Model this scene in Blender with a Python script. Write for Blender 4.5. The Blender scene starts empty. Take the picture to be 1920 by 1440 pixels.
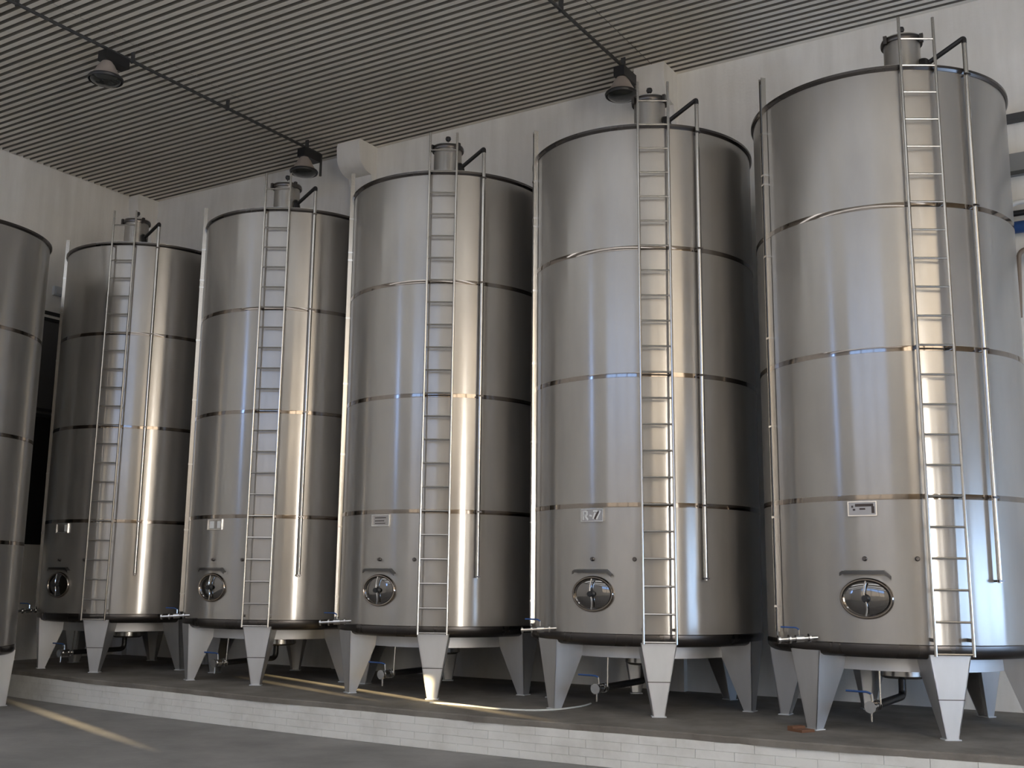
import bpy, math, random
from mathutils import Vector, Matrix

# ------------------------------------------------------------------ camera
S = bpy.context.scene
COL = S.collection
CAM_F = 2061.147            # focal length in pixels of a 1920 px wide frame
YAW, PITCH, ROLL = 0.551, 0.178, 0.011
CAM_POS = Vector((6.191, -13.485, 1.538))
fw = Vector((-math.sin(YAW) * math.cos(PITCH), math.cos(YAW) * math.cos(PITCH), math.sin(PITCH)))
rt = Vector((math.cos(YAW), math.sin(YAW), 0))
up = rt.cross(fw)
rt2 = rt * math.cos(ROLL) + up * math.sin(ROLL)
up2 = up * math.cos(ROLL) - rt * math.sin(ROLL)
cam_d = bpy.data.cameras.new('camera')
cam_d.sensor_width = 36.0
cam_d.lens = CAM_F / 1920 * 36.0
cam_d.clip_end = 200
cam = bpy.data.objects.new('camera', cam_d)
COL.objects.link(cam)
m = Matrix((rt2, up2, -fw)).transposed().to_4x4()
m.translation = CAM_POS
cam.matrix_world = m
S.camera = cam

# ------------------------------------------------------------------ light
w = bpy.data.worlds.new('sky')
S.world = w
w.use_nodes = True
w.node_tree.nodes['Background'].inputs[0].default_value = (0.55, 0.70, 1.0, 1)
w.node_tree.nodes['Background'].inputs[1].default_value = 1.0

SUN_AZ, SUN_EL = math.radians(69.5), math.radians(3.5)
to_sun = Vector((math.sin(SUN_AZ) * math.cos(SUN_EL), -math.cos(SUN_AZ) * math.cos(SUN_EL), math.sin(SUN_EL)))
sd = bpy.data.lights.new('sun', 'SUN')
sd.energy = 24.0
sd.color = (1.0, 0.77, 0.42)
sd.angle = math.radians(0.55)
so = bpy.data.objects.new('sun', sd)
so.rotation_euler = to_sun.to_track_quat('Z', 'Y').to_euler()
so.location = (40, -20, 10)
COL.objects.link(so)

GLOW_DOOR = 9.0
GLOW_ROOF_FILL = 0.9      # glowing ceiling strips added out of view to lift the hall light
GLOW_HIGH = 1.1      # warm glowing sheets added high in the right wall to brighten the hall     # daylit translucent sliding door, right wall
GLOW_FRONT = 0.36     # daylit glazed front, behind the camera: sunlit yard below
GLOW_UPPER = 0.85     # the same glazing where it looks onto the sky
GLOW_CLER = 3.0      # blue sky in the high front windows
GLOW_LOW = 3.2       # blue daylight in the low hatch windows, right wall

S.view_settings.view_transform = 'Standard'
S.view_settings.look = 'None'
S.view_settings.gamma = 1.0
S.view_settings.use_curve_mapping = False
S.view_settings.exposure = 1.8

# ------------------------------------------------------------------ materials
def new_mat(name):
    mt = bpy.data.materials.new(name)
    mt.use_nodes = True
    nt = mt.node_tree
    b = nt.nodes['Principled BSDF']
    return mt, nt, b

def N(nt, t, **kw):
    n = nt.nodes.new(t)
    for k, v in kw.items():
        setattr(n, k, v)
    return n

def plain(name, col, rough=0.5, metal=0.0, spec=0.5):
    mt, nt, b = new_mat(name)
    b.inputs['Base Color'].default_value = (*col, 1)
    b.inputs['Roughness'].default_value = rough
    b.inputs['Metallic'].default_value = metal
    b.inputs['Specular IOR Level'].default_value = spec
    return mt

def coords(nt, scale, out='Object'):
    tc = N(nt, 'ShaderNodeTexCoord')
    mp = N(nt, 'ShaderNodeMapping')
    mp.inputs['Scale'].default_value = scale
    nt.links.new(tc.outputs[out], mp.inputs[0])
    return mp

def noise(nt, vec, scale, detail=4, rough=0.55):
    n = N(nt, 'ShaderNodeTexNoise')
    n.inputs['Scale'].default_value = scale
    n.inputs['Detail'].default_value = detail
    n.inputs['Roughness'].default_value = rough
    nt.links.new(vec.outputs[0], n.inputs['Vector'])
    return n

def ramp(nt, fac, stops):
    r = N(nt, 'ShaderNodeValToRGB')
    els = r.color_ramp.elements
    els[0].position, els[0].color = stops[0][0], (*stops[0][1], 1)
    els[1].position, els[1].color = stops[1][0], (*stops[1][1], 1)
    for p, c in stops[2:]:
        e = els.new(p)
        e.color = (*c, 1)
    nt.links.new(fac, r.inputs[0])
    return r

def maprange(nt, val, a, b_, c, d):
    r = N(nt, 'ShaderNodeMapRange')
    r.inputs[1].default_value, r.inputs[2].default_value = a, b_
    r.inputs[3].default_value, r.inputs[4].default_value = c, d
    nt.links.new(val, r.inputs[0])
    return r

def bump(nt, b, h, strength, dist):
    n = N(nt, 'ShaderNodeBump')
    n.inputs['Strength'].default_value = strength
    n.inputs['Distance'].default_value = dist
    nt.links.new(h, n.inputs['Height'])
    nt.links.new(n.outputs[0], b.inputs['Normal'])

def steel(name, col, rough, aniso=0.0, var=0.05, rot=0.0):
    mt, nt, b = new_mat(name)
    b.inputs['Metallic'].default_value = 1.0
    v = coords(nt, (1.2, 1.2, 0.35))
    n1 = noise(nt, v, 2.0, 5)
    r = ramp(nt, n1.outputs[0], [(0.3, tuple(c * 0.9 for c in col)), (0.7, tuple(min(1, c * 1.05) for c in col))])
    nt.links.new(r.outputs[0], b.inputs['Base Color'])
    v2 = coords(nt, (1.5, 1.5, 0.2))
    n2 = noise(nt, v2, 1.5, 3)
    mr = maprange(nt, n2.outputs[0], 0.3, 0.7, rough - var, rough + var)
    nt.links.new(mr.outputs[0], b.inputs['Roughness'])
    if aniso:
        b.inputs['Anisotropic'].default_value = aniso
        b.inputs['Anisotropic Rotation'].default_value = rot
        tg = N(nt, 'ShaderNodeTangent', direction_type='RADIAL', axis='Z')
        nt.links.new(tg.outputs[0], b.inputs['Tangent'])
    return mt

def shell_steel():
    mt = steel('brushed_steel', (0.48, 0.46, 0.43), 0.205, 0.82, 0.004, 0.25)
    nt = mt.node_tree
    b = nt.nodes['Principled BSDF']
    out = nt.nodes['Material Output']
    b2 = N(nt, 'ShaderNodeBsdfPrincipled')
    b2.inputs['Metallic'].default_value = 1.0
    b2.inputs['Roughness'].default_value = 0.75
    src = b.inputs['Base Color'].links[0].from_socket
    nt.links.new(src, b2.inputs['Base Color'])
    mx = N(nt, 'ShaderNodeMixShader')
    mx.inputs[0].default_value = 0.52
    nt.links.new(b.outputs[0], mx.inputs[1])
    nt.links.new(b2.outputs[0], mx.inputs[2])
    nt.links.new(mx.outputs[0], out.inputs[0])
    return mt

M = {}
M['shell'] = shell_steel()
M['roof'] = steel('dull_steel', (0.5, 0.49, 0.47), 0.4)
M['band'] = steel('polished_weld_steel', (0.30, 0.265, 0.235), 0.09, 0.0, 0.04)
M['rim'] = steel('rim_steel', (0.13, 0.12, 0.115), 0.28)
M['tube'] = steel('tube_steel', (0.60, 0.58, 0.55), 0.22)
M['leg'] = steel('leg_steel', (0.64, 0.64, 0.64), 0.55, 0.0, 0.05)
M['door'] = steel('mirror_steel', (0.22, 0.21, 0.20), 0.08, 0.0, 0.03)
M['valve'] = steel('valve_steel', (0.7, 0.7, 0.7), 0.15)
M['gutter'] = steel('gutter_steel', (0.13, 0.125, 0.12), 0.3)
M['plate'] = steel('nameplate_steel', (0.45, 0.43, 0.41), 0.35)
M['black'] = plain('black_plastic', (0.015, 0.015, 0.016), 0.45)
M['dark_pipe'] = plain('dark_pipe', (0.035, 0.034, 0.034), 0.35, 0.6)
M['dark_ink'] = plain('dark_ink', (0.06, 0.045, 0.04), 0.6)
M['pale_ink_glint'] = plain('pale_ink_and_glint', (0.72, 0.73, 0.72), 0.5)
M['blue'] = plain('blue_handle', (0.015, 0.06, 0.20), 0.4)
M['hose'] = plain('white_hose', (0.62, 0.63, 0.60), 0.5)
M['pad'] = plain('pale_pad', (0.55, 0.57, 0.58), 0.5)
M['rust'] = plain('rusty_pad', (0.16, 0.075, 0.04), 0.9)
M['conduit'] = plain('conduit_grey', (0.05, 0.05, 0.05), 0.6)
M['lamp_bell'] = plain('lamp_enamel', (0.50, 0.44, 0.40), 0.35, 0.35)
M['lens'] = plain('lamp_glass', (0.03, 0.032, 0.03), 0.07, 0.0, 0.9)
M['duct'] = plain('grey_duct', (0.22, 0.22, 0.22), 0.55)
M['white_pipe'] = plain('white_pipe', (0.62, 0.61, 0.58), 0.4)
M['brown_pipe'] = plain('brown_pipe', (0.22, 0.17, 0.13), 0.5)
M['channel'] = plain('dark_channel', (0.05, 0.05, 0.05), 0.6)
M['frame'] = plain('dark_frame', (0.02, 0.02, 0.022), 0.5)
M['pane_grey'] = plain('grey_pane', (0.10, 0.10, 0.105), 0.35)
M['pane_dark'] = plain('dark_pane', (0.012, 0.012, 0.013), 0.3)

def mat_plaster():
    mt, nt, b = new_mat('white_plaster')
    v = coords(nt, (1, 1, 1))
    n1 = noise(nt, v, 0.5, 6, 0.6)
    n2 = noise(nt, coords(nt, (3.0, 3.0, 0.35)), 1.6, 5)
    mx = N(nt, 'ShaderNodeMath', operation='MULTIPLY')
    nt.links.new(n1.outputs[0], mx.inputs[0])
    nt.links.new(n2.outputs[0], mx.inputs[1])
    r = ramp(nt, mx.outputs[0], [(0.12, (0.72, 0.70, 0.66)), (0.36, (0.84, 0.825, 0.79))])
    nt.links.new(r.outputs[0], b.inputs['Base Color'])
    b.inputs['Roughness'].default_value = 0.9
    n3 = noise(nt, v, 25, 6)
    bump(nt, b, n3.outputs[0], 0.25, 0.01)
    return mt

def mat_concrete(name, c0, c1, rough=0.85, sc=0.9):
    mt, nt, b = new_mat(name)
    v = coords(nt, (1, 1, 1))
    n1 = noise(nt, v, sc, 8, 0.65)
    r = ramp(nt, n1.outputs[0], [(0.32, c0), (0.68, c1)])
    nt.links.new(r.outputs[0], b.inputs['Base Color'])
    n2 = noise(nt, v, 0.4, 4)
    mr = maprange(nt, n2.outputs[0], 0.3, 0.7, rough - 0.15, rough + 0.05)
    nt.links.new(mr.outputs[0], b.inputs['Roughness'])
    n3 = noise(nt, v, 30, 6)
    bump(nt, b, n3.outputs[0], 0.3, 0.01)
    return mt

def mat_brick():
    mt, nt, b = new_mat('white_painted_brick')
    tc = N(nt, 'ShaderNodeNewGeometry')
    mp = N(nt, 'ShaderNodeMapping')
    nt.links.new(tc.outputs['Position'], mp.inputs[0])
    n1 = noise(nt, mp, 1.3, 8, 0.65)
    r = ramp(nt, n1.outputs[0], [(0.25, (0.50, 0.49, 0.46)), (0.55, (0.70, 0.70, 0.68))])
    # flaked spots where the paint has come off
    n2 = noise(nt, mp, 9.0, 8, 0.7)
    r2 = ramp(nt, n2.outputs[0], [(0.27, (1, 1, 1)), (0.31, (0, 0, 0))])
    mx = N(nt, 'ShaderNodeMix', data_type='RGBA')
    nt.links.new(r2.outputs[0], mx.inputs[0])
    nt.links.new(r.outputs[0], mx.inputs[6])
    mx.inputs[7].default_value = (0.33, 0.28, 0.2, 1)
    nt.links.new(mx.outputs[2], b.inputs['Base Color'])
    b.inputs['Roughness'].default_value = 0.7
    n3 = noise(nt, mp, 18, 5)
    bump(nt, b, n3.outputs[0], 0.35, 0.01)
    return mt

def mat_ceiling():
    mt, nt, b = new_mat('ribbed_ceiling_sheet')
    tc = N(nt, 'ShaderNodeNewGeometry')
    mp = N(nt, 'ShaderNodeMapping')
    nt.links.new(tc.outputs['Position'], mp.inputs[0])
    n1 = noise(nt, mp, 0.7, 6)
    r = ramp(nt, n1.outputs[0], [(0.3, (0.74, 0.70, 0.62)), (0.7, (0.84, 0.80, 0.715))])
    nt.links.new(r.outputs[0], b.inputs['Base Color'])
    b.inputs['Roughness'].default_value = 0.55
    return mt

def mat_glow(name, col, s):
    mt = bpy.data.materials.new(name)
    mt.use_nodes = True
    nt = mt.node_tree
    nt.nodes.clear()
    e = N(nt, 'ShaderNodeEmission')
    o = N(nt, 'ShaderNodeOutputMaterial')
    e.inputs[0].default_value = (*col, 1)
    e.inputs[1].default_value = s
    nt.links.new(e.outputs[0], o.inputs[0])
    return mt

M['plaster'] = mat_plaster()
M['cream'] = mat_concrete('cream_wall_paint', (0.66, 0.52, 0.36), (0.76, 0.62, 0.45), 0.9, 0.6)
M['floor'] = mat_concrete('floor_concrete', (0.20, 0.195, 0.19), (0.31, 0.30, 0.29), 0.75)
M['slab'] = mat_concrete('platform_concrete', (0.13, 0.116, 0.10), (0.25, 0.23, 0.205), 0.8, 1.4)
M['mortar'] = mat_concrete('platform_core', (0.52, 0.51, 0.48), (0.62, 0.61, 0.58), 0.9, 3)
M['brick'] = mat_brick()
M['ceil'] = mat_ceiling()
M['joint'] = plain('dark_joint_shade', (0.19, 0.18, 0.16), 0.9)  # groove shade put into the colour
M['glow_door'] = mat_glow('daylit_door_panel', (1.0, 0.95, 0.88), GLOW_DOOR)
M['glow_front'] = mat_glow('daylit_front_glazing', (1.0, 0.88, 0.74), GLOW_FRONT)
M['glow_upper'] = mat_glow('daylit_upper_glazing', (0.36, 0.56, 1.0), GLOW_UPPER)
M['glow_sky'] = mat_glow('daylit_high_window', (0.28, 0.48, 1.0), GLOW_CLER)
M['glow_high'] = mat_glow('warm_fill_sheet', (1.0, 0.84, 0.64), GLOW_HIGH)
M['glow_roof_fill'] = mat_glow('roof_fill_strip', (0.95, 0.97, 1.0), GLOW_ROOF_FILL)
M['glow_low'] = mat_glow('daylit_low_window', (0.45, 0.66, 1.0), GLOW_LOW)

# ------------------------------------------------------------------ mesh helpers
class MB:
    def __init__(self):
        self.v, self.f = [], []

    def add(self, vs, fs):
        o = len(self.v)
        self.v += [tuple(x) for x in vs]
        self.f += [tuple(i + o for i in q) for q in fs]
        return self

    def box(self, x0, x1, y0, y1, z0, z1):
        vs = [(x, y, z) for z in (z0, z1) for y in (y0, y1) for x in (x0, x1)]
        return self.add(vs, [(0, 2, 3, 1), (4, 5, 7, 6), (0, 1, 5, 4), (2, 6, 7, 3), (0, 4, 6, 2), (1, 3, 7, 5)])

    def obox(self, c, ax, ay, az):
        c, ax, ay, az = Vector(c), Vector(ax), Vector(ay), Vector(az)
        vs = [c + ax * i + ay * j + az * k for k in (-1, 1) for j in (-1, 1) for i in (-1, 1)]
        return self.add(vs, [(0, 2, 3, 1), (4, 5, 7, 6), (0, 1, 5, 4), (2, 6, 7, 3), (0, 4, 6, 2), (1, 3, 7, 5)])

    def prism(self, poly, offset):
        """closed solid: polygon (3D points) extruded by offset"""
        n = len(poly)
        a = [Vector(p) for p in poly]
        b = [p + Vector(offset) for p in a]
        fs = [tuple(range(n - 1, -1, -1)), tuple(range(n, 2 * n))]
        fs += [(i, (i + 1) % n, n + (i + 1) % n, n + i) for i in range(n)]
        return self.add(a + b, fs)

    def lathe(self, prof, seg=48, c=(0, 0, 0), axis='Z', closed=False):
        """profile list of (r, h) turned about an axis"""
        vs, fs = [], []
        n = len(prof)
        for k in range(seg):
            a = 2 * math.pi * k / seg
            for r, h in prof:
                x, y = r * math.cos(a), r * math.sin(a)
                if axis == 'Z':
                    p = (x, y, h)
                elif axis == 'Y':
                    p = (x, h, y)
                else:
                    p = (h, x, y)
                vs.append((p[0] + c[0], p[1] + c[1], p[2] + c[2]))
        for k in range(seg):
            k2 = (k + 1) % seg
            for i in range(n - 1 + (1 if closed else 0)):
                j = (i + 1) % n
                fs.append((k * n + i, k2 * n + i, k2 * n + j, k * n + j))
        if not closed:
            if prof[0][0] > 1e-6:
                fs.append(tuple(k * n for k in range(seg))[::-1])
            if prof[-1][0] > 1e-6:
                fs.append(tuple(k * n + n - 1 for k in range(seg)))
        return self.add(vs, fs)

    def tube(self, pts, r, seg=10, cap=True, flat=None):
        pts = [Vector(p) for p in pts]
        n = len(pts)
        vs, fs = [], []
        prev = None
        for i, p in enumerate(pts):
            if i == 0:
                t = pts[1] - p
            elif i == n - 1:
                t = p - pts[i - 1]
            else:
                t = (p - pts[i - 1]).normalized() + (pts[i + 1] - p).normalized()
            t.normalize()
            if prev is None:
                ref = Vector((0, 0, 1)) if abs(t.z) < 0.9 else Vector((1, 0, 0))
                u = t.cross(ref).normalized()
            else:
                u = (prev - t * prev.dot(t)).normalized()
            prev = u
            v_ = t.cross(u)
            rr = r[i] if isinstance(r, (list, tuple)) else r
            for k in range(seg):
                a = 2 * math.pi * k / seg
                vs.append(p + u * (rr * math.cos(a)) + v_ * (rr * math.sin(a)))
        for i in range(n - 1):
            for k in range(seg):
                k2 = (k + 1) % seg
                fs.append((i * seg + k, i * seg + k2, (i + 1) * seg + k2, (i + 1) * seg + k))
        if cap:
            fs.append(tuple(range(seg))[::-1])
            fs.append(tuple((n - 1) * seg + k for k in range(seg)))
        return self.add(vs, fs)

    def mesh(self, name, mat, smooth=True, ang=35):
        me = bpy.data.meshes.new(name)
        me.from_pydata(self.v, [], self.f)
        me.validate()
        import bmesh
        bm = bmesh.new()
        bm.from_mesh(me)
        bmesh.ops.recalc_face_normals(bm, faces=bm.faces)
        bm.to_mesh(me)
        bm.free()
        me.materials.append(mat)
        if smooth:
            for p in me.polygons:
                p.use_smooth = True
            me.set_sharp_from_angle(angle=math.radians(ang))
        return me

    def build(self, name, mat, parent=None, smooth=True, ang=35, **tags):
        return link(name, self.mesh(name, mat, smooth, ang), parent, **tags)

def link(name, data, parent=None, loc=(0, 0, 0), rotz=0.0, **tags):
    o = bpy.data.objects.new(name, data)
    o.location = loc
    o.rotation_euler = (0, 0, rotz)
    COL.objects.link(o)
    if parent:
        o.parent = parent
    for k, v in tags.items():
        o[k] = v
    return o

def thing(name, loc, label, category, group=None, rotz=0.0):
    o = link(name, None, None, loc, rotz, label=label, category=category)
    o.empty_display_size = 0.2
    if group:
        o['group'] = group
    return o

def copy_tree(o, parent=None):
    c = o.copy()
    COL.objects.link(c)
    if parent:
        c.parent = parent
    for ch in list(o.children):
        copy_tree(ch, c)
    return c

def pol(r, deg, z):
    a = math.radians(deg)
    return Vector((r * math.sin(a), -r * math.cos(a), z))

def bend(pts, rad, n=6):
    """round the corners of a polyline"""
    pts = [Vector(p) for p in pts]
    out = [pts[0]]
    for i in range(1, len(pts) - 1):
        a, b, c = pts[i - 1], pts[i], pts[i + 1]
        d0, d1 = (a - b).normalized(), (c - b).normalized()
        L = min(rad, (a - b).length * 0.45, (c - b).length * 0.45)
        p0, p1 = b + d0 * L, b + d1 * L
        for k in range(n + 1):
            t = k / n
            out.append(p0 * (1 - t) ** 2 + b * 2 * t * (1 - t) + p1 * t * t)
    out.append(pts[-1])
    return out

# ------------------------------------------------------------------ the hall
XL, XR, YF, YB, ZF, ZC = -12.68, 14.0, -24.0, 1.95, -0.43, 9.60
T = 0.35

def struct(mb, name, mat, parent=None, smooth=False, **tags):
    o = mb.build(name, mat, parent, smooth)
    if parent is None:
        o['kind'] = 'structure'
    for k, v in tags.items():
        o[k] = v
    return o

struct(MB().box(XL - T, XR + T, YF - T, YB + T, ZF - 0.3, ZF), 'floor', M['floor'])
struct(MB().box(XL - T, XR + T, YB, YB + T, ZF, ZC + 0.3), 'wall_back', M['plaster'])
struct(MB().box(XL - T, XL, YF - T, YB, ZF, ZC + 0.3), 'wall_left', M['plaster'])

def wall_with_holes(mb, u0, u1, z0, z1, holes, put):
    """tile a wall rectangle around rectangular holes (u0,u1,z0,z1)"""
    us = sorted({u0, u1} | {h[0] for h in holes} | {h[1] for h in holes})
    zs = sorted({z0, z1} | {h[2] for h in holes} | {h[3] for h in holes})
    for i in range(len(us) - 1):
        run = None
        for j in range(len(zs) - 1):
            cu, cz = (us[i] + us[i + 1]) / 2, (zs[j] + zs[j + 1]) / 2
            inside = any(h[0] < cu < h[1] and h[2] < cz < h[3] for h in holes)
            if not inside:
                put(mb, us[i], us[i + 1], zs[j], zs[j + 1])
    return mb

# right wall: sliding translucent doors with gaps the low sun comes through, low windows
R_DOORS = [(-13.4, -11.7, 0.5, 5.2), (-10.3, -9.6, 0.5, 4.6)]
R_LOW = [(-7.0, -4.2, 0.5, 2.4), (-3.8, 1.5, 0.5, 2.4)]
R_HIGH = [(-22.0, -17.2, 5.7, 9.3), (-16.9, -12.1, 5.7, 9.3), (-11.8, -7.0, 5.7, 9.3)]  # unseen glowing sheets, added as warm fill for the hall
R_GAPS = [(-7.69, -7.47, 0.98, 1.34), (-11.24, -11.08, 0.84, 1.075), (-8.26, -8.12, 1.17, 1.29)]
mb = wall_with_holes(MB(), YF - T, YB + T, ZF, ZC + 0.3, R_DOORS + R_LOW + R_GAPS + R_HIGH,
                     lambda b, u0, u1, z0, z1: b.box(XR, XR + 0.12, u0, u1, z0, z1))
struct(mb, 'wall_right', M['cream'])
# front wall, behind the camera
F_GLASS = [(-4.5, -0.4, 2.8, 6.5), (-0.2, 3.9, 2.8, 6.5), (4.1, 8.2, 2.8, 6.5)]
F_HIGH = [(-4.5, -0.4, 6.7, 9.3), (-0.2, 3.9, 6.7, 9.3), (4.1, 8.2, 6.7, 9.3), (-12.5, -11.5, 6.3, 9.3)]
mb = wall_with_holes(MB(), XL - T, XR + T, ZF, ZC + 0.3, F_GLASS + F_HIGH,
                     lambda b, u0, u1, z0, z1: b.box(u0, u1, YF - T, YF, z0, z1))
struct(mb, 'wall_front', M['plaster'])

def glazing(name, rect, side, mat):
    u0, u1, z0, z1 = rect
    root = None
    fr = MB()
    wd = 0.07
    if side == 'R':
        B = lambda a, b, c, d, n0, n1: fr.box(XR + n0, XR + n1, a, b, c, d)
    else:
        B = lambda a, b, c, d, n0, n1: fr.box(a, b, YF - n1, YF - n0, c, d)
    B(u0, u0 + wd, z0, z1, 0.0, 0.1); B(u1 - wd, u1, z0, z1, 0.0, 0.1)
    B(u0 + wd, u1 - wd, z0, z0 + wd, 0.0, 0.1); B(u0 + wd, u1 - wd, z1 - wd, z1, 0.0, 0.1)
    um = (u0 + u1) / 2
    if u1 - u0 > 1.8:
        B(um - 0.03, um + 0.03, z0 + wd, z1 - wd, 0.0, 0.1)
    f = struct(fr, name, M['frame'])
    p = MB()
    if side == 'R':
        p.box(XR + 0.06, XR + 0.08, u0 + wd, u1 - wd, z0 + wd, z1 - wd)
    else:
        p.box(u0 + wd, u1 - wd, YF - 0.08, YF - 0.06, z0 + wd, z1 - wd)
    p.build('pane', mat, f, False)
    return f

glazing('door_1', R_DOORS[0], 'R', M['glow_door'])
glazing('door_2', R_DOORS[1], 'R', mat_glow('daylit_side_door', (1.0, 0.95, 0.88), GLOW_DOOR * 0.25))
glazing('window_1', R_LOW[0], 'R', M['glow_low'])
glazing('window_2', R_LOW[1], 'R', M['glow_low'])
for k, g in enumerate(R_HIGH):
    glazing('window_%d' % (8 + k), g, 'R', M['glow_high'])  # frames and panes of the added warm fill sheets
for k, g in enumerate(F_GLASS):
    glazing('door_%d' % (3 + k), g, 'F', M['glow_front'])
for k, g in enumerate(F_HIGH):
    glazing('window_%d' % (3 + k), g, 'F', M['glow_upper'] if k < 3 else M['glow_sky'])

# ceiling: ribbed metal sheets, each its own piece
ceil = struct(MB().box(XL - T, XR + T, YF - T, YB + T, ZC + 0.11, ZC + 0.3), 'ceiling', M['ceil'])
PITCH_RIB, NR = 0.15, 7
SHEET_W = PITCH_RIB * NR
XS = [XL, -7.05, -0.45, 6.15, XR]
prof = []
for k in range(NR):
    y = k * PITCH_RIB
    prof += [(y, 0.08), (y + 0.058, 0.08), (y + 0.062, 0.0), (y + 0.146, 0.0)]
prof.append((SHEET_W, 0.08))
def sheet_mesh(length):
    b = MB()
    n = len(prof)
    vs = []
    for x in (0.006, length - 0.006):
        for th in (0.0, 0.004):
            vs += [(x, y, z + th) for y, z in prof]
    fs = []
    for i in range(n - 1):
        fs.append((i, i + 1, 2 * n + i + 1, 2 * n + i))
        fs.append((n + i, 3 * n + i, 3 * n + i + 1, n + i + 1))
        fs.append((i, n + i, n + i + 1, i + 1))
        fs.append((2 * n + i, 2 * n + i + 1, 3 * n + i + 1, 3 * n + i))
    b.add(vs, fs)
    me = b.mesh('ceiling_sheet', M['ceil'], False)
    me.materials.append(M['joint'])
    for p in me.polygons:          # recesses between the strips get their shade as a dark colour
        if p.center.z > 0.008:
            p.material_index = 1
    return me
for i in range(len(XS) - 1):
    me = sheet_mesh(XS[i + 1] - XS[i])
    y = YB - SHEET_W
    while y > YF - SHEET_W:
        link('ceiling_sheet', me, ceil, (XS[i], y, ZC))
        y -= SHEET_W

# fill strips added under the ceiling, out of view, to raise the ambient light
for k, y in enumerate((-8.6, -12.8, -17.0, -21.2)):
    f = struct(MB().box(XL + 1.0, XR - 1.0, y - 0.56, y - 0.50, ZC - 0.03, ZC + 0.0).box(XL + 1.0, XR - 1.0, y + 0.50, y + 0.56, ZC - 0.03, ZC + 0.0),
               'window_%d' % (11 + k), M['duct'])  # frame of an added fill strip
    MB().box(XL + 1.0, XR - 1.0, y - 0.50, y + 0.50, ZC - 0.025, ZC - 0.005).build('pane', M['glow_roof_fill'], f, False)

# plaster corbels and pilasters on the back wall
def pilaster(x0, x1, name):
    b = MB()
    # profile in y,z: corbel with a curved underside running into a shallow pilaster
    pr = [(YB + 0.02, ZC), (YB - 0.52, ZC), (YB - 0.54, ZC - 0.1), (YB - 0.53, ZC - 0.22)]
    for k in range(9):
        a = math.radians(90 * k / 8)
        pr.append((YB - 0.16 - 0.37 * math.cos(a), ZC - 0.24 - 0.34 * math.sin(a)))
    pr += [(YB - 0.12, ZC - 0.75), (YB - 0.12, 0.0), (YB + 0.02, 0.0)]
    b.prism([(x0, y, z) for y, z in pr], (x1 - x0, 0, 0))
    return struct(b, name, M['plaster'], None, True)
pilaster(-0.76, -0.24, 'trim_1')
pilaster(-6.88, -6.34, 'trim_2')
pilaster(XL, XL + 0.30, 'trim_3')
pilaster(5.75, 6.25, 'trim_4')

# dark framed window in the left wall, seen between the two left-hand tanks
win = struct(MB().box(XL - 0.02, XL + 0.03, -1.75, -1.67, 2.14, 6.70).box(XL - 0.02, XL + 0.03, 0.52, 0.60, 2.14, 6.70)
             .box(XL - 0.02, XL + 0.035, -1.67, 0.52, 6.62, 6.69).box(XL - 0.02, XL + 0.035, -1.67, 0.52, 6.50, 6.56)
             .box(XL - 0.02, XL + 0.035, -1.67, 0.52, 4.70, 4.76).box(XL - 0.02, XL + 0.035, -1.67, 0.52, 4.59, 4.65)
             .box(XL - 0.02, XL + 0.035, -1.67, 0.52, 2.14, 2.20), 'window_7', M['frame'])
MB().box(XL - 0.01, XL + 0.012, -1.67, 0.52, 4.76, 6.50).build('pane', M['pane_grey'], win, False)
MB().box(XL - 0.01, XL + 0.012, -1.67, 0.52, 6.56, 6.62).build('pane', M['plaster'], win, False)
MB().box(XL - 0.01, XL + 0.012, -1.67, 0.52, 4.65, 4.70).build('pane', M['pane_grey'], win, False)
MB().box(XL - 0.01, XL + 0.012, -1.67, 0.52, 2.20, 4.59).build('pane', M['pane_dark'], win, False)

# ------------------------------------------------------------------ raised platform
def front_y(x):                  # the kerb line is not quite straight
    return -2.36 + 0.0075 * (x + 1.5) ** 2
cx = [XL + (9.0 - XL) * i / 60 for i in range(61)]
plat = struct(MB().prism([(x, front_y(x) + 0.035, ZF) for x in cx] + [(9.0, YB, ZF), (XL, YB, ZF)], (0, 0, -0.07 - ZF)), 'platform', M['mortar'])
plat['label'] = 'raised concrete platform with a white painted brick front under the row of tanks'
# slab top with a slightly worn, uneven front edge
rng = random.Random(4)
b = MB()
nx = 150
fx = [XL + (9.0 - XL) * i / nx for i in range(nx + 1)]
ed = [front_y(x) - 0.012 + rng.uniform(-0.012, 0.012) + 0.02 * math.sin(x * 1.7) for x in fx]
vs, fs = [], []
for x, e in zip(fx, ed):
    vs += [(x, YB, 0.0), (x, e + 0.02, 0.0), (x, e, -0.012), (x, e + 0.012, -0.07), (x, YB, -0.07)]
for i in range(nx):
    for k in range(5):
        a, c = i * 5 + k, i * 5 + (k + 1) % 5
        fs.append((a, c, c + 5, a + 5))
fs += [(0, 1, 2, 3, 4)[::-1], tuple(nx * 5 + k for k in range(5))]
b.add(vs, fs)
b.build('slab', M['slab'], plat, True, 30)
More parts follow.
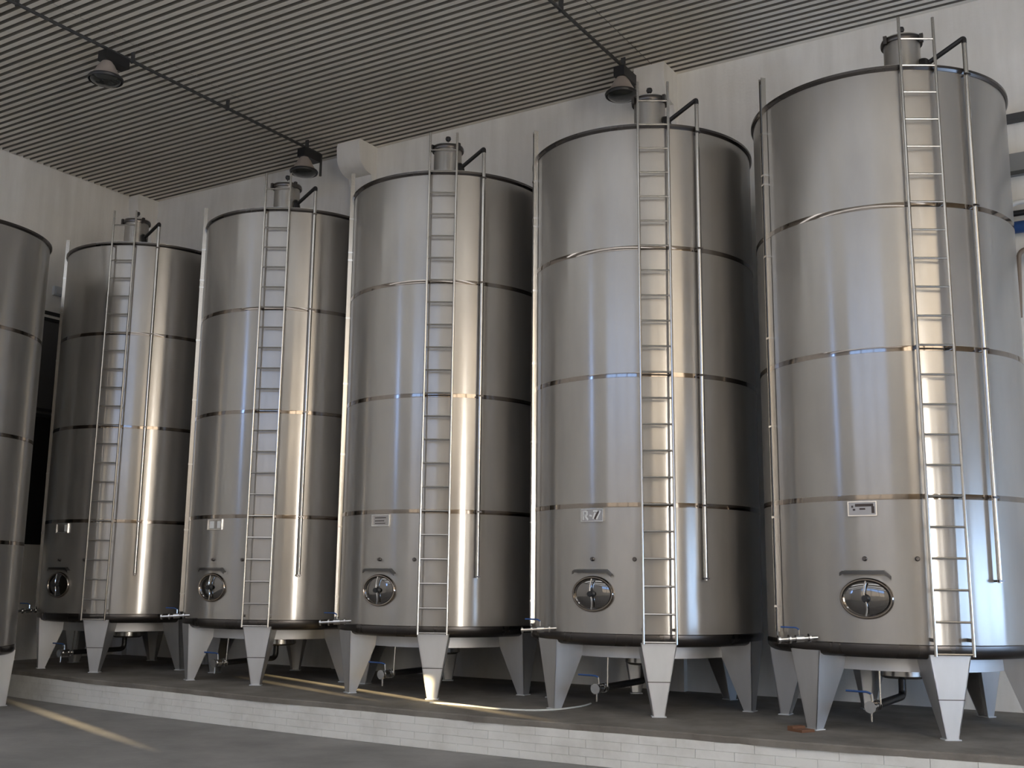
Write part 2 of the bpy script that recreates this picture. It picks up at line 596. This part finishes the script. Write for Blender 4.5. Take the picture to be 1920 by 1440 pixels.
# painted bricks of the front face, each its own piece
BL, BH, NC = 0.42, 0.09, 4
bms = []
for v in range(5):
    d = [rng.uniform(-0.004, 0.004) for _ in range(4)]
    d = [q * 0.6 for q in d]
    L, H, c = BL - 0.0014, BH - 0.001, 0.0022
    q = MB()
    vs = [(0, 0.04, 0), (L, 0.04, 0), (L, 0.04, H), (0, 0.04, H),
          (0, c + 0.002, 0), (L, c + 0.002, 0), (L, c + 0.002, H), (0, c + 0.002, H),
          (c, d[0], c), (L - c, d[1], c), (L - c, d[2], H - c), (c, d[3], H - c)]
    q.add(vs, [(0, 3, 2, 1), (0, 1, 5, 4), (1, 2, 6, 5), (2, 3, 7, 6), (3, 0, 4, 7),
               (4, 5, 9, 8), (5, 6, 10, 9), (6, 7, 11, 10), (7, 4, 8, 11), (8, 9, 10, 11)])
    bms.append(q.mesh('brick', M['brick'], False))
for r in range(NC):
    x = XL + (0.21 if r % 2 else 0.0)
    while x < 7.0:
        link('brick', bms[rng.randrange(5)], plat, (x, front_y(x) + rng.uniform(-0.003, 0.002), ZF + 0.002 + r * BH),
             math.atan(0.015 * (x + BL / 2 + 1.5)))
        x += BL

# ------------------------------------------------------------------ a storage tank
R = 1.5
Z0, Z1 = 0.93, 7.29
PHI = 30.5                       # ladder and front leg, degrees from the front
BANDS = (5.675, 4.058, 2.465)

def make_tank():
    t = thing('storage_tank', (0, 0, 0), '', 'tank', 'stainless steel storage tanks')
    # shell: slightly dished courses, open at both ends
    mb = MB()
    prof_ = [(R, Z0), (R, Z1)]
    zs = [Z0, 1.7, BANDS[2] - 0.03, BANDS[2] + 0.03, 3.26, BANDS[1] - 0.03, BANDS[1] + 0.03, 4.9,
          BANDS[0] - 0.03, BANDS[0] + 0.03, 6.5, Z1]
    mb.lathe([(R, z) for z in zs], 128)
    mb.f = [f for f in mb.f if len(f) == 4]
    mb.build('shell', M['shell'], t)
    MB().lathe([(R + 0.006, Z1 - 0.012), (R + 0.02, Z1 - 0.004), (R + 0.022, Z1 + 0.026), (R - 0.02, Z1 + 0.03),
                (0.25, 7.48), (0.0, 7.49)], 96).build('roof', M['roof'], t)
    MB().lathe([(R - 0.01, Z1 - 0.035), (R + 0.012, Z1 - 0.035), (R + 0.03, Z1 - 0.01), (R + 0.03, Z1 + 0.02),
                (R - 0.01, Z1 + 0.032)], 128, closed=True).build('top_rim', M['rim'], t)
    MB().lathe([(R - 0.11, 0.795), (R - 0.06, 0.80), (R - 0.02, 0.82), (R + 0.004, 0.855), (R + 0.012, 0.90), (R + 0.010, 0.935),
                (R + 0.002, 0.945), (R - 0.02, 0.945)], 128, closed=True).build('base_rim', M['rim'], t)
    for z in BANDS:
        MB().lathe([(R - 0.01, z - 0.03), (R + 0.0035, z - 0.028), (R + 0.0045, z), (R + 0.0035, z + 0.028), (R - 0.01, z + 0.03)],
                   128, closed=True).build('weld_band', M['band'], t)
    MB().lathe([(R - 0.05, 0.815), (1.12, 0.80), (0.30, 0.60), (0.0, 0.59)], 64).build('bottom_cone', M['roof'], t)
    MB().lathe([(1.12, 0.82), (1.12, 0.645), (1.09, 0.645), (1.09, 0.82)], 96, closed=True).build('skirt_ring', M['leg'], t)
    sump = MB().lathe([(0.27, 0.64), (0.27, 0.53), (0.22, 0.50), (0.0, 0.49)], 40).build('sump', M['tube'], t)

    # legs: folded tapering channel, open towards the middle
    hw = lambda z: 0.068 + (0.215 - 0.068) * (z - 0.012) / (0.848 - 0.012)
    ro = lambda z: 1.437 + (1.498 - 1.437) * (z - 0.012) / (0.848 - 0.012)
    q = MB()
    zb, zt, th = 0.012, 0.848, 0.010
    q.prism([(-hw(zb), -ro(zb), zb), (hw(zb), -ro(zb), zb), (hw(zt), -ro(zt), zt), (-hw(zt), -ro(zt), zt)], (0, th, 0))
    for s in (-1, 1):
        pl = [(s * hw(zb), -ro(zb), zb), (s * hw(zt), -ro(zt), zt), (s * hw(zt), -1.10, zt),
              (s * hw(0.66), -1.10, 0.66), (s * hw(zb), -1.33, zb)]
        q.prism(pl, (-s * th, 0, 0))
    leg_me = q.mesh('leg', M['leg'], False)
    q = MB()
    z = 0.40
    q.obox((0, -ro(z) - 0.002, z), (hw(z), 0, 0), (0, 0.003, 0), (0, 0, 0.005))
    seam_me = q.mesh('weld_seam', M['rim'], False)
    pad_me = MB().box(-0.085, 0.085, -1.455, -1.32, 0.0, 0.012).mesh('foot_pad', M['pad'], False)
    for k in range(6):
        a = math.radians(PHI + 60 * k)
        l = link('leg', leg_me, t, (0, 0, 0), a)
        link('foot_pad', pad_me, l)
        if k == 0:
            link('weld_seam', seam_me, l)

    # ladder: stiles, rungs, stand-offs
    lad = link('ladder', None, t)
    lad.rotation_euler = (0, 0, math.radians(PHI))
    lw = 0.192
    rl = lambda z: 1.635 - 0.075 * (z - 0.86) / 7.0
    q = MB().tube([(0, -rl(0.84), 0.84), (0, -rl(7.86), 7.86)], 0.017, 10)
    sm = q.mesh('stile', M['tube'])
    for s in (-1, 1):
        link('stile', sm, lad, (s * lw, 0, 0))
    rm = MB().tube([(-lw, 0, 0), (lw, 0, 0)], 0.0125, 8).mesh('rung', M['tube'])
    for k in range(22):
        z = 0.86 + k * 6.74 / 21
        link('rung', rm, lad, (0, -rl(z), z))
    for z in (1.0, BANDS[2], BANDS[1], BANDS[0], 7.24):
        for s in (-1, 1):
            MB().obox((s * lw, -(rl(z) + 1.475) / 2, z), (0.008, 0, 0), (0, (rl(z) - 1.475) / 2, 0), (0, 0, 0.018)) \
                .build('stand_off', M['rim'], lad, False)
    # top manway neck with lid
    nc = pol(1.03, 31.5, 0)
    nk = MB().lathe([(0.205, 7.28), (0.205, 7.80), (0.19, 7.80), (0.19, 7.28)], 40, (nc.x, nc.y, 0), closed=True) \
        .build('manway_neck', M['shell'], t)
    MB().lathe([(0.20, 7.775), (0.232, 7.775), (0.238, 7.80), (0.232, 7.83), (0.20, 7.83)], 40, (nc.x, nc.y, 0), closed=True) \
        .build('clamp_ring', M['rim'], nk)
    MB().lathe([(0.225, 7.825), (0.225, 7.845), (0.15, 7.875), (0.05, 7.888), (0, 7.89)], 40, (nc.x, nc.y, 0)).build('lid', M['roof'], nk)
    MB().tube([(nc.x, nc.y, 7.88), (nc.x, nc.y, 7.97)], 0.012, 8).build('lid_screw', M['rim'], nk)
    MB().lathe([(0.0, 7.955), (0.03, 7.958), (0.042, 7.985), (0.035, 8.015), (0.0, 8.025)], 16, (nc.x, nc.y, 0)).build('lid_knob', M['black'], nk)
    for dg in (200, 325, 75):
        d = pol(0.245, dg, 0)
        MB().obox((nc.x + d.x, nc.y + d.y, 7.80), (0.02, 0, 0), (0, 0.02, 0), (0, 0, 0.05)).build('lid_clamp', M['rim'], nk, False)
    # vent elbow beside the neck and overflow / breather pipe down the shell
    MB().tube(bend([(nc.x + 0.2, nc.y - 0.01, 7.52), (0.80, -0.93, 7.50), (0.84, -0.93, 7.34)], 0.06), 0.05, 12) \
        .build('vent_elbow', M['dark_pipe'], t)
    tp = pol(1.565, 52, 0)
    ov = MB().tube([(tp.x, tp.y, 1.58), (tp.x, tp.y, 7.615)], 0.027, 12).build('overflow_pipe', M['tube'], t)
    MB().tube(bend([(tp.x, tp.y, 7.60), (tp.x, tp.y, 7.67), (0.82, -0.93, 7.47)], 0.07, 8), 0.0285, 12).build('overflow_arm', M['dark_pipe'], t)  # arm coloured dark to stand for the shade on its underside
    for z in (1.60, BANDS[2], BANDS[1], BANDS[0], 7.22):
        q = MB()
        d = pol(1, 52, 0)
        q.obox(d * 1.52 + Vector((0, 0, z)), d * 0.045, Vector((-d.y, d.x, 0)) * 0.012, (0, 0, 0.012))
        q.obox(d * 1.585 + Vector((0, 0, z)), d * 0.012, Vector((-d.y, d.x, 0)) * 0.036, (0, 0, 0.010))
        q.build('pipe_bracket', M['rim'], ov, False)
    # level gauge: channel with a sight tube and clips
    lg = link('level_gauge', None, t)
    lg.rotation_euler = (0, 0, math.radians(-45))
    q = MB().box(-0.032, 0.032, -1.535, -1.505, 1.02, 7.68).box(-0.032, -0.024, -1.565, -1.535, 1.02, 7.68).box(0.024, 0.032, -1.565, -1.535, 1.02, 7.68)
    q.build('gauge_channel', M['tube'], lg, False)
    MB().tube([(0, -1.552, 0.98), (0, -1.552, 7.60)], 0.012, 10).build('sight_tube', M['duct'], lg)
    cm = MB().box(-0.036, 0.036, -1.57, -1.49, -0.012, 0.012).mesh('clip', M['valve'], False)
    for z in (1.3, 2.3, 3.35, 4.4, 5.4, 6.3, 6.42, 6.95):
        link('clip', cm, lg, (0, 0, z))
    # oval manhole
    mh = link('manhole', None, t, (0, 0, 1.405))
    a_, b_ = 0.262, 0.196
    q = MB()
    ring = []
    seg, sub = 56, 10
    for k in range(seg):
        an = 2 * math.pi * k / seg
        cx, cz = a_ * math.cos(an), b_ * math.sin(an)
        nx_, nz_ = math.cos(an) / a_, math.sin(an) / b_
        ln = math.hypot(nx_, nz_)
        nx_, nz_ = nx_ / ln, nz_ / ln
        for j in range(sub):
            be = 2 * math.pi * j / sub
            ring.append((cx + nx_ * 0.02 * math.cos(be), -1.495 - 0.028 * math.sin(be), cz + nz_ * 0.02 * math.cos(be)))
    q.add(ring, [(k * sub + j, ((k + 1) % seg) * sub + j, ((k + 1) % seg) * sub + (j + 1) % sub, k * sub + (j + 1) % sub)
                 for k in range(seg) for j in range(sub)])
    q.build('collar', M['band'], mh)
    q = MB()
    vs, fs = [], []
    rr = [(0.985, 0.0), (0.93, -0.004), (0.88, 0.004), (0.7, -0.010), (0.45, -0.018), (0.2, -0.022)]
    for fr, dy in rr:
        for k in range(seg):
            an = 2 * math.pi * k / seg
            vs.append((a_ * fr * math.cos(an), -1.503 + dy, b_ * fr * math.sin(an)))
    vs.append((0, -1.526, 0))
    for i in range(len(rr) - 1):
        for k in range(seg):
            k2 = (k + 1) % seg
            fs.append((i * seg + k, i * seg + k2, (i + 1) * seg + k2, (i + 1) * seg + k))
    for k in range(seg):
        fs.append(((len(rr) - 1) * seg + k, (len(rr) - 1) * seg + (k + 1) % seg, len(vs) - 1))
    q.add(vs, fs)
    q.build('hatch_door', M['door'], mh)
    pts = [(0.012 * math.sin(k * 0.7), -1.545 - 0.012 * math.cos((k - 5) / 5 * math.pi / 2), -0.18 + 0.036 * k) for k in range(11)]
    MB().tube(pts, 0.011, 8).build('clamp_bar', M['valve'], mh)
    MB().lathe([(0.0, -1.60), (0.03, -1.60), (0.036, -1.575), (0.022, -1.555), (0.045, -1.535), (0.045, -1.515), (0, -1.515)], 20, axis='Y') \
        .build('hand_screw', M['black'], mh)
    # drip gutter over the manhole
    q = MB()
    vs, fs = [], []
    st = [(-9.8 + 19.6 * i / 16) for i in range(17)]
    for i, d in enumerate(st):
        dz = 0.0 if i < 15 else -0.028 * (i - 14)
        dz += 0.0 if i > 0 else -0.02
        for r_, z_ in ((1.498, 0.014), (1.565, 0.006), (1.565, -0.028), (1.555, -0.028), (1.555, -0.004), (1.498, 0.002)):
            p = pol(r_, d, 1.685 + z_ + dz)
            vs.append(p)
    for i in range(16):
        for k in range(6):
            fs.append((i * 6 + k, i * 6 + (k + 1) % 6, (i + 1) * 6 + (k + 1) % 6, (i + 1) * 6 + k))
    fs += [tuple(range(6))[::-1], tuple(16 * 6 + k for k in range(6))]
    q.add(vs, fs)
    q.build('drip_gutter', M['gutter'], t)
    for dg in (0, 20):
        s_ = link('stud', MB().lathe([(0.0, -1.54), (0.018, -1.54), (0.02, -1.52), (0.026, -1.515), (0.026, -1.492), (0, -1.492)], 14, axis='Y')
                  .mesh('stud', M['rim']), t, (0, 0, 1.818), math.radians(dg))
    # framed nameplate
    np_ = link('nameplate', None, t, (0, 0, 2.345))
    MB().box(-0.145, 0.145, -1.512, -1.490, -0.07, 0.07).build('plate', M['plate'], np_, False)
    q = MB().box(-0.152, 0.152, -1.522, -1.490, 0.068, 0.078).box(-0.152, 0.152, -1.522, -1.490, -0.078, -0.068)
    q.box(-0.152, -0.142, -1.522, -1.490, -0.068, 0.068).box(0.142, 0.154, -1.525, -1.490, -0.068, 0.068)
    q.build('plate_frame', M['valve'], np_, False)
    # sample valve at the lower left
    r0, r1 = Vector((-0.52, -1.34, 0.985)), Vector((-0.93, -1.625, 0.955))
    d = (r1 - r0)
    dn = d.normalized()
    sv = link('sample_valve', None, t)
    q = MB().tube([r0, r1], 0.022, 12)
    for f, l, rr_ in ((0.30, 0.020, 0.048), (0.52, 0.09, 0.040), (0.74, 0.020, 0.048), (0.97, 0.022, 0.045)):
        c = r0 + d * f
        q.tube([c - dn * l / 2, c + dn * l / 2], rr_, 14)
    q.build('valve_body', M['valve'], sv)
    c = r0 + d * 0.52
    MB().tube([c, c + Vector((0, 0, 0.095))], 0.010, 8).build('stem', M['valve'], sv)
    MB().tube(bend([c + Vector((0, 0, 0.09)), c + Vector((-0.03, -0.01, 0.115)), c + Vector((-0.19, -0.05, 0.118))], 0.02, 4), 0.009, 8) \
        .build('valve_handle', M['blue'], sv)
    # bottom outlet: pipe from the sump to a ball valve, hanger rod, blue lever
    dr = link('drain_outlet', None, t)
    vc = Vector((-0.05, -1.24, 0.285))
    el = Vector((0.0, -0.06, 0.30))
    MB().tube(bend([(0, -0.06, 0.52), el, vc + (el - vc).normalized() * 0.12], 0.09, 8), 0.042, 14).build('drain_pipe', M['dark_pipe'], dr)
    dn = (el - vc).normalized()
    q = MB().tube([vc - dn * 0.10, vc + dn * 0.14], 0.036, 14)
    for f, l, rr_ in ((-0.09, 0.025, 0.062), (0.0, 0.08, 0.054), (0.07, 0.02, 0.058), (0.13, 0.022, 0.06)):
        c = vc + dn * f
        q.tube([c - dn * l / 2, c + dn * l / 2], rr_, 16)
    q.build('valve_body', M['valve'], dr)
    MB().tube([vc + Vector((0, 0, 0.03)), vc + Vector((-0.01, 0, 0.13))], 0.013, 8).build('stem', M['valve'], dr)
    MB().tube(bend([vc + Vector((-0.01, 0, 0.125)), vc + Vector((-0.05, -0.005, 0.145)), vc + Vector((-0.27, -0.03, 0.15))], 0.03, 4), 0.011, 8) \
        .build('valve_handle', M['blue'], dr)
    MB().tube([(0.0, -1.10, 0.66), (0.005, -1.13, 0.30)], 0.010, 8).build('hanger_rod', M['tube'], dr)
    MB().tube([vc - dn * 0.06 + Vector((0, 0, -0.05)), vc - dn * 0.06 + Vector((0, 0, -0.15))], 0.012, 8).build('drain_spout', M['tube'], dr)
    return t

LABELS = [
    ('stainless tank cut off by the left edge, standing on the floor', (-10.38, -3.79, ZF)),
    ('stainless tank farthest from the camera on the platform, deepest in the wall corner', (-10.04, 0, 0)),
    ('second stainless tank from the wall corner on the platform, two pale reflection patches on its plate', (-6.43, 0, 0)),
    ('middle stainless tank on the platform, front leg foot lit by a sun streak', (-3.25, 0, 0)),
    ('stainless tank with white lettered plate on the platform, white hose by its left foot', (0.0, 0, 0)),
    ('biggest stainless tank nearest the camera, at the right edge, rusty block under one foot', (3.23, 0, 0)),
]
proto = make_tank()
tanks = []
for i, (lb, loc) in enumerate(LABELS):
    o = proto if i == 0 else copy_tree(proto)
    tanks.append((o, lb, loc))
for o, lb, loc in tanks:
    o.location = loc
    o['label'] = lb

def plate_of(t):
    return [c for c in t.children if c.name.startswith('nameplate')][0]
def marks(t, rects, mat):
    b = MB()
    for x0, x1, z0, z1 in rects:
        b.box(x0, x1, -1.5155, -1.511, z0, z1)
    b.build('plate_marking', mat, plate_of(t), False)
def strokes(t, segs, mat, wd=0.012):
    b = MB()
    for (x0, z0), (x1, z1) in segs:
        a, c = Vector((x0, -1.516, z0)), Vector((x1, -1.516, z1))
        d = (c - a).normalized()
        n = Vector((-d.z, 0, d.x)) * wd
        b.obox((a + c) / 2, (c - a) / 2, n, (0, 0.003, 0))
    b.build('plate_marking', mat, plate_of(t), False)
# nearest tank: dark heading block and dark right edge, pale lower part
marks(tanks[5][0], [(-0.075, 0.115, 0.022, 0.052), (-0.115, -0.095, 0.012, 0.034), (0.095, 0.125, -0.05, 0.022), (-0.10, -0.075, -0.02, 0.0),
                    (-0.03, 0.03, -0.012, 0.006)], M['dark_ink'])
# next tank: white lettering with a dark slash
strokes(tanks[4][0], [((-0.118, -0.055), (-0.118, 0.055)), ((-0.118, 0.05), (-0.075, 0.05)), ((-0.07, 0.05), (-0.07, 0.0)),
                      ((-0.118, 0.0), (-0.07, 0.0)), ((-0.10, 0.0), (-0.055, -0.055)), ((-0.035, 0.0), (0.0, -0.01)),
                      ((0.015, 0.05), (0.075, 0.05)), ((0.04, 0.03), (0.015, -0.045)), ((0.11, 0.05), (0.06, -0.05))], M['pale_ink_glint'], 0.010)
strokes(tanks[4][0], [((0.09, 0.045), (0.035, -0.045))], M['dark_ink'], 0.012)
marks(tanks[2][0], [(-0.11, -0.02, -0.055, 0.05), (0.05, 0.12, -0.055, 0.05)], M['pale_ink_glint'])  # pale patches: reflections on the plate drawn as flat colour
marks(tanks[3][0], [(-0.10, 0.09, 0.03, 0.042), (-0.10, 0.06, -0.012, 0.0), (-0.10, 0.08, -0.045, -0.035)], M['dark_ink'])
marks(tanks[1][0], [(0.06, 0.13, -0.055, 0.055)], M['pale_ink_glint'])  # bright right edge of the plate: a reflection painted on
# rusty block at the foot of the nearest tank
fp = pol(1.385, PHI - 60, 0) + Vector((3.23, 0, 0))
rb = link('rusty_block', MB().box(-0.12, 0.10, -0.095, 0.085, 0.0, 0.028).box(-0.12, -0.04, -0.095, 0.085, 0.028, 0.05)
          .mesh('rusty_block', M['rust'], False), None, (fp.x - 0.07, fp.y - 0.245, 0.0), math.radians(-29.5))
rb['label'] = 'small rusty brown block on the platform beside a foot of the nearest tank'
rb['category'] = 'block'

# ------------------------------------------------------------------ ceiling conduits and lamps
def conduit(x, label):
    t = thing('ceiling_conduit', (x, 0, ZC), label, 'conduit', 'dark ceiling conduits')
    z = 9.45 - ZC
    MB().tube([(0, -23.9, z), (0, 1.36, z)], 0.026, 10).build('pipe', M['conduit'], t)
    MB().tube(bend([(0, 1.36, z), (0, 1.40, z), (0, 1.40, z - 0.42)], 0.05), 0.024, 10).build('drop_pipe', M['conduit'], t)
    me = MB().box(-0.035, 0.035, -0.012, 0.012, z - 0.03, 0.0).mesh('hanger', M['conduit'], False)
    y = -23
    while y < 1.2:
        link('hanger', me, t, (0, y, 0))
        y += 2.0
    return t
conduit(-7.25, 'dark pipe along the ribbed ceiling carrying two bell lamps, left of centre')
conduit(-0.74, 'dark pipe along the ribbed ceiling carrying one bell lamp, near the second tank')

def make_lamp():
    t = thing('high_bay_lamp', (0, 0, 0), '', 'lamp', 'bell lamps under the ceiling')
    MB().lathe([(0.06, 0.25), (0.075, 0.20), (0.12, 0.14), (0.17, 0.04), (0.215, -0.03), (0.245, -0.06), (0.25, -0.075),
                (0.24, -0.075), (0.205, -0.03), (0.16, 0.04), (0.11, 0.13), (0.05, 0.19)], 40, closed=True).build('reflector', M['lamp_bell'], t)
    MB().lathe([(0.252, -0.055), (0.262, -0.075), (0.252, -0.105), (0.235, -0.105), (0.235, -0.06)], 40, closed=True).build('rim_ring', M['black'], t)
    MB().lathe([(0.238, -0.085), (0.20, -0.125), (0.12, -0.155), (0.0, -0.165)], 40).build('lens', M['lens'], t)
    MB().lathe([(0.0, 0.31), (0.035, 0.31), (0.06, 0.285), (0.06, 0.22), (0.0, 0.22)], 20).build('socket', M['lamp_bell'], t)
    MB().box(-0.09, 0.09, -0.10, 0.34, 0.20, 0.36).build('ballast_box', M['black'], t, False)
    MB().tube([(0, 0.0, 0.36), (0, 0.0, 0.42)], 0.014, 8).build('hook', M['black'], t)
    return t
lp = make_lamp()
LAMPS = [('bell lamp on the ceiling pipe, the one nearest the upper left corner', (-7.25, -3.46, 9.03 + 0.12)),
         ('bell lamp on the ceiling pipe, hanging above the second tank from the corner', (-7.25, 0.95, 9.03 + 0.12)),
         ('bell lamp on the ceiling pipe beside the manway of the second-nearest tank', (-0.74, 0.94, 9.03 + 0.12))]
allL = [lp] + [copy_tree(lp) for _ in range(2)]
for o, (lb, loc) in zip(allL, LAMPS):
    o.location = (loc[0], loc[1], 9.04)
    o['label'] = lb

# ------------------------------------------------------------------ hose on the platform
hp = [(-2.25, -1.66), (-2.0, -1.62), (-1.63, -1.66), (-1.3, -1.72), (-0.99, -1.70), (-0.76, -1.60), (-0.58, -1.38), (-0.52, -1.1), (-0.50, -0.86), (-0.52, -0.66), (-0.55, -0.50)]
def catmull(p, n=6):
    out = []
    for i in range(len(p) - 1):
        p0, p1, p2, p3 = (Vector((*p[max(0, i - 1)], 0)), Vector((*p[i], 0)), Vector((*p[i + 1], 0)), Vector((*p[min(len(p) - 1, i + 2)], 0)))
        for k in range(n):
            t = k / n
            out.append(0.5 * ((2 * p1) + (p2 - p0) * t + (2 * p0 - 5 * p1 + 4 * p2 - p3) * t * t + (3 * p1 - p0 - 3 * p2 + p3) * t ** 3))
    out.append(Vector((*p[-1], 0)))
    return [v + Vector((0, 0, 0.013)) for v in out]
MB().tube(catmull(hp), 0.012, 8).build('hose', M['hose'], None, True, 60,
    label='thin white hose lying on the platform around a foot of the second-nearest tank', category='hose')

# ------------------------------------------------------------------ pipework on the back wall at the right edge
def wall_thing(name, label, cat, z):
    return thing(name, (4.40, YB, z), label, cat)
def wall_brackets(t, ys, depth, h):
    me = MB().box(-0.025, 0.025, -depth, -0.004, -h, h).mesh('bracket', M['channel'], False)
    for x in ys:
        link('bracket', me, t, (x, 0, 0))
t = wall_thing('steel_channel', 'dark steel channel on the back wall at the right edge, topmost line', 'channel', 7.74)
MB().box(0.0, 4.2, -0.16, -0.10, -0.045, 0.045).box(0.0, 4.2, -0.10, -0.02, -0.045, -0.035).box(0.0, 4.2, -0.10, -0.02, 0.035, 0.045).build('rail', M['channel'], t, False)
wall_brackets(t, (0.4, 2.2, 4.0), 0.10, 0.03)
t = wall_thing('grey_duct', 'flat grey duct on the back wall at the right edge, below the dark channel', 'duct', 7.07)
MB().box(0.05, 4.2, -0.20, -0.03, -0.13, 0.14).build('duct_body', M['duct'], t, False)
MB().box(0.05, 4.2, -0.215, -0.20, -0.16, -0.11).build('duct_lip', M['channel'], t, False)
wall_brackets(t, (0.4, 2.2, 4.0), 0.03, 0.10)
t = wall_thing('white_pipe_run', 'white pipe with a bend on the back wall at the right edge', 'pipe', 6.52)
MB().tube(bend([(4.2, -0.22, 0.0), (0.16, -0.22, 0.0), (0.05, -0.22, -0.10)], 0.12, 8), 0.035, 12).build('pipe', M['white_pipe'], t)
wall_brackets(t, (0.6, 2.2, 4.0), 0.22, 0.02)
t = wall_thing('dark_pipe_run', 'dark pipe just below the white pipe at the right edge', 'pipe', 6.40)
MB().tube([(0.14, -0.13, 0.0), (4.2, -0.13, 0.0)], 0.04, 12).build('pipe', M['dark_pipe'], t)
wall_brackets(t, (0.6, 2.2, 4.0), 0.12, 0.02)
t = wall_thing('blue_actuator', 'blue valve actuator on the back wall at the right edge', 'valve', 6.20)
MB().lathe([(0.0, 0.05), (0.055, 0.05), (0.08, 0.09), (0.08, 0.50), (0.055, 0.54), (0.0, 0.54)], 20, (0, -0.16, 0.0), axis='X').build('body', M['blue'], t)
MB().tube([(0.54, -0.16, 0), (4.2, -0.16, 0)], 0.03, 10).build('pipe', M['dark_pipe'], t)
wall_brackets(t, (0.3, 2.2, 4.0), 0.12, 0.02)
t = wall_thing('brown_pipe_run', 'brownish pipe under the blue actuator at the right edge', 'pipe', 5.88)
MB().tube(bend([(4.2, -0.2, 0.0), (0.18, -0.2, 0.0), (0.14, -0.2, -0.9)], 0.12, 6), 0.032, 12).build('pipe', M['brown_pipe'], t)
MB().tube([(0.25, -0.12, -0.10), (4.2, -0.12, -0.10)], 0.04, 12).build('lower_pipe', M['dark_pipe'], t)
wall_brackets(t, (0.6, 2.2, 4.0), 0.18, 0.02)
# small pale box on the left wall
bx = link('junction_box', MB().box(0.0, 0.07, -0.10, 0.10, -0.09, 0.09).box(0.07, 0.09, -0.07, 0.07, -0.06, 0.06).mesh('junction_box', M['pad'], False),
          None, (XL, -0.14, 7.13))
bx['label'] = 'small pale box on the left wall above the dark window'
bx['category'] = 'box'
